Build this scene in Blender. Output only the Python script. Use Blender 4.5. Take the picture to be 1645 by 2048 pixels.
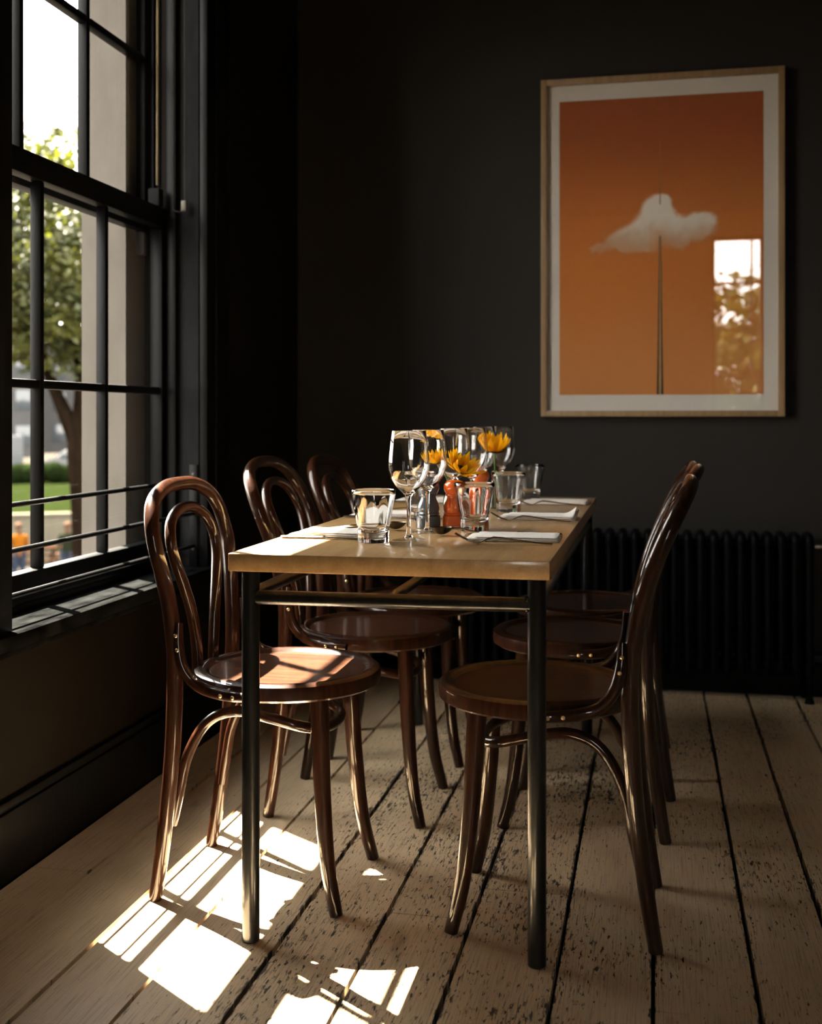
import bpy, bmesh, math, random
from mathutils import Vector, Matrix, noise
random.seed(7)
R = math.radians
for o in list(bpy.data.objects): bpy.data.objects.remove(o)
SC = bpy.context.scene
COL = SC.collection

# ------------------------------------------------------------ camera, sky, sun, exposure
YAW = R(12)
cam_d = bpy.data.cameras.new('camera')
cam = bpy.data.objects.new('camera', cam_d); COL.objects.link(cam)
cam.location = (0, 0, 1.0); cam.rotation_euler = (R(90), 0, YAW)
cam_d.sensor_fit = 'AUTO'; cam_d.sensor_width = 36
cam_d.lens = 2297 / 2048 * 36
cam_d.shift_y = -189 / 2048
cam_d.clip_start = .02; cam_d.clip_end = 500
cam_d.dof.use_dof = True; cam_d.dof.focus_distance = 2.35; cam_d.dof.aperture_fstop = 3.6
SC.camera = cam
SC.view_settings.view_transform = 'Standard'; SC.view_settings.look = 'None'
SC.view_settings.gamma = 1; SC.view_settings.use_curve_mapping = False
SC.view_settings.exposure = 0.68

w = bpy.data.worlds.new('sky'); SC.world = w; w.use_nodes = True
nt = w.node_tree; bg = nt.nodes['Background']
tc = nt.nodes.new('ShaderNodeTexCoord'); sp = nt.nodes.new('ShaderNodeSeparateXYZ')
cr = nt.nodes.new('ShaderNodeValToRGB')
nt.links.new(tc.outputs['Generated'], sp.inputs[0]); nt.links.new(sp.outputs[2], cr.inputs[0])
cr.color_ramp.elements[0].color = (1.0, .93, .82, 1); cr.color_ramp.elements[0].position = 0
cr.color_ramp.elements[1].color = (.95, .94, .90, 1); cr.color_ramp.elements[1].position = .8
nt.links.new(cr.outputs[0], bg.inputs[0]); bg.inputs[1].default_value = 10.0

sd = bpy.data.lights.new('sun', 'SUN'); sun = bpy.data.objects.new('sun', sd); COL.objects.link(sun)
sd.energy = 110; sd.angle = R(.6); sd.color = (1, .90, .74)
sun.rotation_euler = Vector((1, -.685, -1.905)).to_track_quat('-Z', 'Y').to_euler()

# ------------------------------------------------------------ node materials
def new_mat(name):
    m = bpy.data.materials.new(name); m.use_nodes = True
    return m, m.node_tree, m.node_tree.nodes['Principled BSDF']
def N(nt, kind, **kw):
    n = nt.nodes.new('ShaderNode' + kind)
    for k, v in kw.items():
        if k in n.inputs.keys(): n.inputs[k].default_value = v
        else: setattr(n, k, v)
    return n
def coords(nt, scale, kind='Object'):
    t = N(nt, 'TexCoord'); m = N(nt, 'Mapping'); m.inputs['Scale'].default_value = scale
    nt.links.new(t.outputs[kind], m.inputs[0]); return m.outputs[0]
def noise_n(nt, vec, scale, detail=4, rough=.55):
    n = N(nt, 'TexNoise'); n.inputs['Scale'].default_value = scale
    n.inputs['Detail'].default_value = detail; n.inputs['Roughness'].default_value = rough
    nt.links.new(vec, n.inputs['Vector']); return n.outputs['Fac']
def math_n(nt, op, a, b=0.0, clamp=False):
    n = N(nt, 'Math', operation=op, use_clamp=clamp)
    for i, v in enumerate((a, b)):
        if isinstance(v, (int, float)): n.inputs[i].default_value = v
        else: nt.links.new(v, n.inputs[i])
    return n.outputs[0]
def ramp(nt, fac, stops):
    r = N(nt, 'ValToRGB'); e = r.color_ramp.elements
    while len(e) < len(stops): e.new(.5)
    for el, (p, c) in zip(e, stops): el.position = p; el.color = (*c, 1) if len(c) == 3 else c
    nt.links.new(fac, r.inputs[0]); return r.outputs[0]
def mix(nt, fac, a, b):
    n = N(nt, 'Mix', data_type='RGBA')
    for i, v in ((0, fac), (6, a), (7, b)):
        if isinstance(v, (int, float)): n.inputs[i].default_value = v
        elif isinstance(v, tuple): n.inputs[i].default_value = (*v, 1)
        else: nt.links.new(v, n.inputs[i])
    return n.outputs[2]
def bump(nt, b, h, strength=.3, dist=.002):
    n = N(nt, 'Bump'); n.inputs['Strength'].default_value = strength; n.inputs['Distance'].default_value = dist
    nt.links.new(h, n.inputs['Height']); nt.links.new(n.outputs[0], b.inputs['Normal'])

def simple(name, c, rough=.5, metal=0, var=.15, scale=(8, 8, 8), coat=0, bumpy=0, c2=None, kind='Object', coat_r=.08):
    m, nt, b = new_mat(name)
    v = coords(nt, scale, kind); f = noise_n(nt, v, 2, 5)
    dark = c2 if c2 else tuple(x * (1 - var) for x in c); lite = c if c2 else tuple(min(1, x * (1 + var)) for x in c)
    nt.links.new(ramp(nt, f, [(.3, dark), (.7, lite)]), b.inputs['Base Color'])
    b.inputs['Roughness'].default_value = rough; b.inputs['Metallic'].default_value = metal
    b.inputs['Coat Weight'].default_value = coat; b.inputs['Coat Roughness'].default_value = coat_r
    if bumpy: bump(nt, b, noise_n(nt, v, 6, 6), bumpy)
    return m

def wood(name, c1, c2, axis=2, rough=.35, coat=.5, scale=14, bmp=.1, coat_r=.12):
    m, nt, b = new_mat(name)
    s = [1.0, 1.0, 1.0]; s[axis] = .07
    v = coords(nt, tuple(x * scale for x in s))
    f = noise_n(nt, v, 5, 8, .65); g = noise_n(nt, v, 22, 4, .6)
    s2 = math_n(nt, 'ADD', math_n(nt, 'MULTIPLY', f, .7), math_n(nt, 'MULTIPLY', g, .3))
    nt.links.new(ramp(nt, s2, [(.36, c1), (.62, c2)]), b.inputs['Base Color'])
    b.inputs['Roughness'].default_value = rough
    b.inputs['Coat Weight'].default_value = coat; b.inputs['Coat Roughness'].default_value = coat_r
    bump(nt, b, g, bmp, .001)
    return m

M = {}
M['chair'] = wood('dark bentwood', (.009, .0028, .0016), (.034, .0115, .0048), 2, .32, .75, 12, .12, .045)
M['seat'] = wood('seat plywood', (.022, .009, .0048), (.060, .024, .012), 0, .30, .35, 12, .12, .12)
for k_ in ('chair', 'seat'): M[k_].node_tree.nodes['Principled BSDF'].inputs['Specular IOR Level'].default_value = .2
M['screw'] = simple('brass screw', (.75, .6, .35), .3, 1)
M['iron'] = simple('black steel tube', (.022, .023, .024), .30, .75, .3, (30, 30, 6), .3, .1)
M['blackgloss'] = simple('black gloss paint', (.0030, .0033, .0038), .42, 0, .3, (12, 12, 3), 0, .25)
M['revealpaint'] = simple('charcoal paint', (.0060, .0064, .0072), .7, 0, .3, (20, 20, 6), 0, .5)
M['sill'] = simple('worn sill paint', (.0055, .0058, .0058), .6, 0, .7, (14, 6, 9), 0, .6)
M['wallblack'] = simple('near black wall paint', (.010, .008, .007), .7, 0, .12, (3, 3, 3), 0, .15)
M['wallgrey'] = simple('dark brown grey wall paint', (.0135, .0108, .0086), .75, 0, .12, (2, 2, 2), 0, .15)
M['wallolive'] = simple('olive brown dado paint', (.0045, .0029, .0014), .7, 0, .15, (3, 3, 3), 0, .2)
M['ceiling'] = simple('dark ceiling paint', (.22, .18, .14), .8)
M['steel'] = simple('polished cutlery steel', (.62, .60, .56), .16, 1, .12, (60, 60, 60))
M['spoonsteel'] = simple('dull spoon steel', (.22, .19, .135), .28, 1, .15, (60, 60, 60))
M['napkin'] = simple('white linen', (.92, .89, .83), .85, 0, .06, (80, 80, 80), 0, .2)
M['orange'] = simple('orange lacquered wood', (.78, .13, .012), .22, 0, .10, (20, 20, 20), .8)
M['greymill'] = simple('slate lacquered wood', (.085, .105, .13), .22, 0, .15, (20, 20, 20), .8)
M['petal'] = simple('yellow petal', (.95, .60, .012), .55, 0, .2, (60, 60, 60), c2=(.85, .30, .004))
M['petal'].node_tree.nodes['Principled BSDF'].inputs['Transmission Weight'].default_value = 0
M['disc'] = simple('brown flower disc', (.09, .045, .015), .9, 0, .4, (200, 200, 200), 0, .6)
M['stem'] = simple('green stem', (.12, .22, .04), .5)
M['rad'] = simple('black cast iron', (.0025, .003, .0038), .5, 0, .2, (20, 20, 20), 0, .15)
M['rad'].node_tree.nodes['Principled BSDF'].inputs['Specular IOR Level'].default_value = .08
M['walllight'] = simple('warm bounce wall paint', (.42, .34, .25), .8)  # invented pale tone: unseen rear wall bounces light onto picture and back wall
M['frame'] = wood('light oak frame', (.27, .17, .085), (.38, .25, .135), 2, .45, .1, 10)
M['mat'] = simple('off white mount board', (.82, .79, .74), .9, 0, .03, (60, 60, 60))
M['masonry'] = simple('cream painted masonry', (.088, .080, .070), .85, 0, .10, (5, 5, 2.5), 0, .6)
M['lining'] = simple('grey weathered lining', (.04, .038, .036), .8, 0, .35, (25, 25, 4), 0, .6)
M['blind'] = simple('roller blind cloth', (.25, .23, .20), .9)
M['cord'] = simple('sash cord', (.32, .25, .14), .9)
M['chain'] = simple('nickel bead chain', (.05, .042, .03), .5, .3)
M['bark'] = simple('brown bark', (.0055, .0035, .0022), .9, 0, .5, (4, 4, 1.2), 0, 1)
M['grass'] = simple('lawn grass', (.0045, .0065, .0018), .9, 0, .4, (3, 3, 3), 0, .5)
M['pave'] = simple('pale paving', (.024, .021, .017), .85, 0, .15, (.6, .6, .6), 0, .3)
M['asphalt'] = simple('grey asphalt', (.012, .012, .012), .9, 0, .2, (2, 2, 2))
M['creamwall'] = simple('cream garden wall', (.062, .056, .042), .8, 0, .1, (1, 1, 1))
M['farwall'] = simple('pale far render', (.034, .034, .034), .8, 0, .1, (.3, .3, .3))
M['roof'] = simple('slate roof', (.01, .01, .012), .7)
M['darkglass'] = simple('dark window glass', (.03, .035, .04), .1)
M['carwhite'] = simple('white car paint', (.05, .05, .05), .25, 0, .03, coat=.6)
M['carblue'] = simple('pale blue van paint', (.028, .032, .036), .3, 0, .03, coat=.5)
M['tyre'] = simple('rubber tyre', (.015, .015, .015), .8)
M['benchwood'] = wood('weathered bench wood', (.009, .0045, .0025), (.018, .009, .005), 0, .7, 0, 4)
M['skin'] = simple('skin', (.05, .03, .02), .6)
M['olive'] = simple('olive green cloth', (.007, .009, .005), .9)
M['jean'] = simple('blue denim', (.013, .017, .026), .9)
M['orangecloth'] = simple('orange cloth', (.10, .035, .004), .9)
M['hair'] = simple('brown hair', (.05, .03, .02), .8)
M['hedge'] = simple('dark hedge', (.003, .005, .0015), .9, 0, .5, (4, 4, 4), 0, 1)
M['door'] = simple('panelled door paint', (.03, .028, .026), .5)

for k_ in ('grass', 'pave', 'asphalt', 'creamwall', 'farwall', 'roof', 'bark', 'benchwood', 'skin', 'olive', 'jean', 'orangecloth', 'hair', 'hedge', 'masonry', 'lining'):
    M[k_].node_tree.nodes['Principled BSDF'].inputs['Specular IOR Level'].default_value = 0
def leaf_mat(name, c1, c2):
    m, nt, b = new_mat(name)
    f = noise_n(nt, coords(nt, (1, 1, 1)), 1.6, 3)
    col = ramp(nt, f, [(.35, c1), (.65, c2)])
    nt.links.new(col, b.inputs['Base Color']); b.inputs['Roughness'].default_value = .6
    tr = N(nt, 'BsdfTranslucent'); nt.links.new(col, tr.inputs[0])
    mx = N(nt, 'MixShader'); mx.inputs[0].default_value = .45
    nt.links.new(b.outputs[0], mx.inputs[1]); nt.links.new(tr.outputs[0], mx.inputs[2])
    nt.links.new(mx.outputs[0], nt.nodes['Material Output'].inputs[0]); return m
M['leaf'] = leaf_mat('tree leaves', (.016, .022, .0018), (.050, .052, .003))
M['petal'] = leaf_mat('sunflower petal', (1, .62, .008), (1, .80, .03))

for k_, v_ in (('blackgloss', .10), ('revealpaint', .08), ('wallolive', .1), ('wallblack', .1), ('sill', 0), ('chair', .12), ('seat', .12)): M[k_].node_tree.nodes['Principled BSDF'].inputs['Specular IOR Level'].default_value = v_
def glass_mat(name, ior=1.47, tint=(1, 1, 1)):
    m, nt, b = new_mat(name); nt.nodes.remove(b)
    g = N(nt, 'BsdfGlass'); g.inputs['Color'].default_value = (*tint, 1); g.inputs['Roughness'].default_value = 0; g.inputs['IOR'].default_value = ior
    nt.links.new(g.outputs[0], nt.nodes['Material Output'].inputs[0]); return m
M['glass'] = glass_mat('drinking glass')
M['vase'] = glass_mat('vase glass', 1.47, (.96, 1, .95))
def pane_mat(name, ior, dirt=0.0):
    m, nt, b = new_mat(name); nt.nodes.remove(b)
    lw = N(nt, 'LayerWeight'); lw.inputs[0].default_value = .5
    r0 = ((ior - 1) / (ior + 1)) ** 2 * 1.8
    fa = math_n(nt, 'ADD', math_n(nt, 'MULTIPLY', math_n(nt, 'POWER', lw.outputs['Facing'], 5.0), 1 - r0), r0)
    t = N(nt, 'BsdfTransparent'); g = N(nt, 'BsdfGlossy'); g.inputs['Roughness'].default_value = .0
    mx = N(nt, 'MixShader'); nt.links.new(fa, mx.inputs[0]); nt.links.new(t.outputs[0], mx.inputs[1]); nt.links.new(g.outputs[0], mx.inputs[2])
    nt.links.new(mx.outputs[0], nt.nodes['Material Output'].inputs[0]); return m
M['pane'] = pane_mat('window pane', 1.35)
M['picglass'] = pane_mat('picture glazing', 1.55)

def floor_mat():
    m, nt, b = new_mat('worn cream painted boards')
    t = N(nt, 'TexCoord'); mp = N(nt, 'Mapping'); mp.inputs['Scale'].default_value = (1, 1, 1)
    nt.links.new(t.outputs['Object'], mp.inputs[0]); P = mp.outputs[0]
    def sc(x, y, z=1):
        q = N(nt, 'Mapping'); q.inputs['Scale'].default_value = (x, y, z); nt.links.new(t.outputs['Object'], q.inputs[0]); return q.outputs[0]
    uv = N(nt, 'SeparateXYZ'); nt.links.new(t.outputs['UV'], uv.inputs[0])
    u = uv.outputs[0]
    e = math_n(nt, 'MINIMUM', u, math_n(nt, 'SUBTRACT', 1, u))          # 0 at the board edge
    e = math_n(nt, 'SUBTRACT', 1, math_n(nt, 'MULTIPLY', e, 7, True), True)
    px = N(nt, 'SeparateXYZ'); nt.links.new(t.outputs['Object'], px.inputs[0])
    mr = N(nt, 'MapRange', interpolation_type='SMOOTHSTEP'); nt.links.new(px.outputs[0], mr.inputs[0])
    mr.inputs[1].default_value = -1.05; mr.inputs[2].default_value = -.62; mr.inputs[3].default_value = -.075; mr.inputs[4].default_value = .028
    worn = mr.outputs[0]
    patch = math_n(nt, 'SUBTRACT', noise_n(nt, sc(1.3, .9), 2.4, 3), .5)
    m2 = N(nt, 'MapRange', interpolation_type='SMOOTHSTEP'); nt.links.new(px.outputs[0], m2.inputs[0])
    m2.inputs[1].default_value = -.28; m2.inputs[2].default_value = .05; m2.inputs[3].default_value = 0; m2.inputs[4].default_value = -.042
    worn = math_n(nt, 'ADD', worn, m2.outputs[0])
    pw = math_n(nt, 'ADD', math_n(nt, 'MULTIPLY', patch, .30), worn)
    def thr(v, lo, hi): return ramp(nt, v, [(lo, (0, 0, 0)), (hi, (1, 1, 1))])
    chip = thr(math_n(nt, 'ADD', noise_n(nt, sc(130, 30), 1, 6, .66), pw), .598, .62)
    dash = thr(math_n(nt, 'ADD', noise_n(nt, sc(300, 17), 1, 4, .62), math_n(nt, 'ADD', pw, math_n(nt, 'MULTIPLY', e, .05))), .60, .65)
    streak = noise_n(nt, sc(420, 7), 1, 4, .6)
    scr2 = thr(math_n(nt, 'ADD', noise_n(nt, sc(14, 190), 1, 5, .7), pw), .665, .695)
    big = thr(math_n(nt, 'ADD', noise_n(nt, sc(20, 8), 1, 9, .72), pw), .655, .675)
    edge = thr(math_n(nt, 'ADD', noise_n(nt, sc(70, 16), 1, 7, .7), math_n(nt, 'ADD', math_n(nt, 'MULTIPLY', math_n(nt, 'SUBTRACT', e, .72), .52), math_n(nt, 'MULTIPLY', pw, 1.3))), .565, .595)
    w_ = math_n(nt, 'MAXIMUM', math_n(nt, 'MAXIMUM', chip, edge), math_n(nt, 'MAXIMUM', big, math_n(nt, 'MULTIPLY', math_n(nt, 'MAXIMUM', dash, scr2), .75)))
    pv = math_n(nt, 'MULTIPLY', uv.outputs[1], 1)
    base = ramp(nt, noise_n(nt, sc(3, 1.2), 2, 4), [(.3, (.60, .445, .265)), (.7, (.76, .59, .385))])
    base = mix(nt, thr(streak, .50, .64), base, mix(nt, .45, base, (.20, .14, .08)))
    base = mix(nt, math_n(nt, 'MULTIPLY', thr(noise_n(nt, sc(9, 4), 1, 3), .66, .76), .6), base, (.22, .13, .06))
    dark = ramp(nt, noise_n(nt, sc(50, 10), 1, 4), [(.3, (.025, .019, .012)), (.7, (.11, .08, .05))])
    nt.links.new(mix(nt, w_, base, dark), b.inputs['Base Color'])
    nt.links.new(ramp(nt, w_, [(0, (.42, .42, .42)), (1, (.75, .75, .75))]), b.inputs['Roughness'])
    h = math_n(nt, 'SUBTRACT', math_n(nt, 'MULTIPLY', streak, .35), math_n(nt, 'MULTIPLY', w_, .8))
    bump(nt, b, h, .45, .0015)
    return m
M['floor'] = floor_mat()
M['under'] = simple('dark gap under boards', (.003, .0025, .002), .9)

def table_mat():
    m, nt, b = new_mat('varnished oak')
    v = coords(nt, (14, 1.1, 14)); f = noise_n(nt, v, 3, 8, .6); g = noise_n(nt, v, 16, 5, .6)
    t = N(nt, 'TexCoord'); s = N(nt, 'SeparateXYZ'); nt.links.new(t.outputs['Object'], s.inputs[0])
    st = math_n(nt, 'FLOOR', math_n(nt, 'MULTIPLY', s.outputs[0], 12))
    wn = N(nt, 'TexWhiteNoise', noise_dimensions='1D'); nt.links.new(st, wn.inputs['W'])
    s2 = math_n(nt, 'ADD', math_n(nt, 'MULTIPLY', f, .65), math_n(nt, 'MULTIPLY', g, .35))
    s2 = math_n(nt, 'ADD', s2, math_n(nt, 'MULTIPLY', math_n(nt, 'SUBTRACT', wn.outputs[0], .5), .12))
    nt.links.new(ramp(nt, s2, [(.30, (.48, .28, .11)), (.70, (.70, .46, .21))]), b.inputs['Base Color'])
    b.inputs['Roughness'].default_value = .38; b.inputs['Coat Weight'].default_value = .6; b.inputs['Coat Roughness'].default_value = .10
    bump(nt, b, g, .12, .001); return m
M['oak'] = table_mat()

# ------------------------------------------------------------ mesh helpers
def nb(): return bmesh.new()
def box(bm, x0, x1, y0, y1, z0, z1, bev=0, mi=0):
    vs = [bm.verts.new(p) for p in ((x0, y0, z0), (x1, y0, z0), (x1, y1, z0), (x0, y1, z0), (x0, y0, z1), (x1, y0, z1), (x1, y1, z1), (x0, y1, z1))]
    fs = [bm.faces.new([vs[i] for i in q]) for q in ((0, 3, 2, 1), (4, 5, 6, 7), (0, 1, 5, 4), (1, 2, 6, 5), (2, 3, 7, 6), (3, 0, 4, 7))]
    for f in fs: f.material_index = mi
    if bev:
        es = list({e for f in fs for e in f.edges})
        bmesh.ops.bevel(bm, geom=es, offset=bev, segments=2, affect='EDGES', profile=.5)
    return fs
def catmull(P, n):
    P = [Vector(p) for p in P]; out = []
    Q = [P[0] * 2 - P[1]] + P + [P[-1] * 2 - P[-2]]
    for i in range(1, len(Q) - 2):
        for k in range(n):
            t = k / n; a, b_, c, d = Q[i - 1], Q[i], Q[i + 1], Q[i + 2]
            out.append(.5 * ((2 * b_) + (c - a) * t + (2 * a - 5 * b_ + 4 * c - d) * t * t + (3 * b_ - a - 3 * c + d) * t ** 3))
    out.append(P[-1]); return out
def tube(bm, pts, r, seg=12, n=8, smooth=True, cap=True, closed=False):
    """pts: control points; r: number or list per control point"""
    rr = r if isinstance(r, (list, tuple)) else [r] * len(pts)
    if closed: pts = list(pts) + [pts[0]]; rr = list(rr) + [rr[0]]
    if smooth:
        C = catmull([Vector((*p, rr[i])) if False else Vector(p) for i, p in enumerate(pts)], n)
        RR = []
        for i in range(len(pts) - 1):
            for k in range(n): RR.append(rr[i] + (rr[i + 1] - rr[i]) * k / n)
        RR.append(rr[-1])
    else: C = [Vector(p) for p in pts]; RR = list(rr)
    if closed: C = C[:-1]; RR = RR[:-1]
    m = len(C); rings = []; nrm = None
    for i in range(m):
        if closed: t = (C[(i + 1) % m] - C[i - 1]).normalized()
        else: t = (C[min(i + 1, m - 1)] - C[max(i - 1, 0)]).normalized()
        if nrm is None:
            nrm = t.orthogonal().normalized()
        else:
            nrm = (nrm - t * nrm.dot(t)).normalized()
        bn = t.cross(nrm)
        rings.append([bm.verts.new(C[i] + (nrm * math.cos(2 * math.pi * k / seg) + bn * math.sin(2 * math.pi * k / seg)) * RR[i]) for k in range(seg)])
    L = m if closed else m - 1
    for i in range(L):
        A, B = rings[i], rings[(i + 1) % m]
        off = 0
        if closed and i == m - 1:
            off = min(range(seg), key=lambda s: (A[0].co - B[s].co).length)
        for k in range(seg):
            bm.faces.new((A[k], A[(k + 1) % seg], B[(k + 1 + off) % seg], B[(k + off) % seg]))
    if cap and not closed:
        bm.faces.new(rings[0][::-1]); bm.faces.new(rings[-1])
def lathe(bm, prof, seg=48, c=(0, 0, 0), mod=None):
    rings = []
    for (r, z) in prof:
        if r < 1e-6: rings.append([bm.verts.new((c[0], c[1], c[2] + z))]); continue
        rg = []
        for k in range(seg):
            a = 2 * math.pi * k / seg; q = r * (mod(a, z) if mod else 1)
            rg.append(bm.verts.new((c[0] + q * math.cos(a), c[1] + q * math.sin(a), c[2] + z)))
        rings.append(rg)
    for A, B in zip(rings, rings[1:]):
        for k in range(seg):
            j = (k + 1) % seg
            if len(A) == 1 and len(B) == 1: continue
            if len(A) == 1: bm.faces.new((A[0], B[j], B[k]))
            elif len(B) == 1: bm.faces.new((A[k], A[j], B[0]))
            else: bm.faces.new((A[k], A[j], B[j], B[k]))
    return rings
def sphere(bm, c, r, seg=12, ring=8, sc=(1, 1, 1)):
    bmesh.ops.create_uvsphere(bm, u_segments=seg, v_segments=ring, radius=r, matrix=Matrix.Translation(c) @ Matrix.Diagonal((*sc, 1)))
def strip(bm, st, seg=8):
    """st: list of (x, y, z, half width (y), half thickness (z)); rounded section swept along x"""
    rings = []
    for (x, y, z, hw, ht) in st:
        rings.append([bm.verts.new((x, y + hw * math.cos(2 * math.pi * k / seg), z + ht * math.sin(2 * math.pi * k / seg))) for k in range(seg)])
    for A, B in zip(rings, rings[1:]):
        for k in range(seg): bm.faces.new((A[k], A[(k + 1) % seg], B[(k + 1) % seg], B[k]))
    bm.faces.new(rings[0][::-1]); bm.faces.new(rings[-1])
def obj(name, bm, mat, parent=None, ang=38, kind=None):
    bmesh.ops.recalc_face_normals(bm, faces=bm.faces)
    for f in bm.faces: f.smooth = True
    for e in bm.edges:
        if len(e.link_faces) == 2 and e.calc_face_angle(0) > R(ang): e.smooth = False
    me = bpy.data.meshes.new(name); bm.to_mesh(me); bm.free()
    for m in (mat if isinstance(mat, (list, tuple)) else [mat]): me.materials.append(m)
    o = bpy.data.objects.new(name, me); COL.objects.link(o)
    if parent: o.parent = parent
    if kind: o['kind'] = kind
    return o
def tag(o, label, cat, group=None, kind=None):
    o['label'] = label; o['category'] = cat
    if group: o['group'] = group
    if kind: o['kind'] = kind
    return o
def thing(name, label, cat, loc=(0, 0, 0), rz=0, group=None):
    o = bpy.data.objects.new(name, None); COL.objects.link(o); o.empty_display_size = .05
    o.location = loc; o.rotation_euler = (0, 0, rz); tag(o, label, cat, group); return o
def structure(name, bm=None, mat=None, label=None):
    if bm is None:
        o = bpy.data.objects.new(name, None); COL.objects.link(o)
    else: o = obj(name, bm, mat)
    o['kind'] = 'structure'
    if label: o['label'] = label
    return o
def copy_tree(o, parent=None):
    c = o.copy(); COL.objects.link(c); c.parent = parent
    for ch in [x for x in o.children]: copy_tree(ch, c)
    return c

# ------------------------------------------------------------ room shell
XL, YB, XR, YR, ZC = -1.38, 4.34, 2.9, -2.6, 2.95
SEAMS = [-1.36, -1.22, -1.045, -.88, -.70, -.528, -.357, -.174, -.003, .173, .325, .49]
x = .49
while x < 2.75: x += .168; SEAMS.append(x)
SEAMS.append(2.92)
bm = nb(); uvl = bm.loops.layers.uv.new('UVMap')
for i in range(len(SEAMS) - 1):
    a, b_ = SEAMS[i], SEAMS[i + 1]; g = .0030 + .0024 * random.random()
    cuts = [YR]; y = YR + random.uniform(.6, 2.2)
    while y < YB - .4: cuts.append(y); y += random.uniform(1.5, 3.0)
    if i == 8: cuts = [YR, -.2, 1.98, YB]
    if i == 6: cuts = [YR, .6, 2.42, YB]
    if cuts[-1] != YB: cuts.append(YB)
    for y0, y1 in zip(cuts, cuts[1:]):
        dz = random.uniform(-.0012, 0)
        fs = box(bm, a + g, b_ - g, y0 + .001, y1 - .001, -.022, dz)
        ny = 1
        off = random.random() * 5
        for f in fs:
            for l in f.loops:
                l[uvl].uv = ((l.vert.co.x - a) / (b_ - a), off)
fl = box(bm, -1.40, 2.95, YR - .1, YB + .05, -.05, -.0225, mi=1)
o = structure('floor', bm, [M['floor'], M['under']], 'worn cream painted floorboards with dark chips and gaps')

def wall_open(bm, axis, t0, t1, u0, u1, z0, z1, openings, mi=0):
    """wall in the plane of axis ('x' = plane at constant x) with rectangular holes (u0,u1,z0,z1)"""
    us = sorted({u0, u1, *[q for o_ in openings for q in o_[:2]]}); zs = sorted({z0, z1, *[q for o_ in openings for q in o_[2:]]})
    for a, b_ in zip(us, us[1:]):
        for c, d in zip(zs, zs[1:]):
            if any(o_[0] <= (a + b_) / 2 <= o_[1] and o_[2] <= (c + d) / 2 <= o_[3] for o_ in openings): continue
            if axis == 'x': box(bm, t0, t1, a, b_, c, d, mi=mi)
            else: box(bm, a, b_, t0, t1, c, d, mi=mi)
W1 = (2.215, 3.335)
bm = nb()
ops = [(W1[0], W1[1], .50, 2.70)]
wall_open(bm, 'x', -1.56, XL, YR - .1, YB + .1, .50, ZC, ops, 0)
wall_open(bm, 'x', -1.56, XL, YR - .1, YB + .1, -.05, .50, [], 1)
structure('wall_left', bm, [M['wallblack'], M['wallolive']], 'near black wall with olive brown paint below the window sill')
bm = nb()
wall_open(bm, 'x', -1.71, -1.565, YR - .1, YB + .1, -3.7, 5.2, [(W1[0] + .13, 3.215, .52, 2.72)])
structure('wall_exterior', bm, M['masonry'], 'cream painted masonry reveal outside the window')
bm = nb(); box(bm, -1.56, XR + .1, YB, YB + .15, -.05, ZC); structure('wall_back', bm, M['wallgrey'])
bm = nb(); box(bm, XR, XR + .15, YR - .1, YB, -.05, ZC); structure('wall_right', bm, M['wallgrey'])
W3 = (.53, 1.00, .95, 2.72)
bm = nb(); wall_open(bm, 'y', YR - .15, YR, -1.38, XR, -.05, ZC, [W3]); structure('wall_rear', bm, M['walllight'])
bm = nb(); box(bm, -1.56, XR + .15, YR - .15, YB + .15, ZC, ZC + .15); structure('ceiling', bm, M['ceiling'])
def skirting(bm, x0, x1, y0, y1, ax):
    box(bm, x0, x1, y0, y1, 0, .15, .003)
    if ax == 'x': box(bm, x0, x1 - .006, y0, y1, .15, .172, .004)
    else: box(bm, x0, x1, y0 + .006, y1, .15, .172, .004)
bm = nb(); skirting(bm, XL, -1.36, YR, YB, 'x'); structure('baseboard_left', bm, M['blackgloss'])
bm = nb(); skirting(bm, -1.36, XR, YB - .02, YB, 'y'); structure('baseboard_back', bm, M['blackgloss'])

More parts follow.
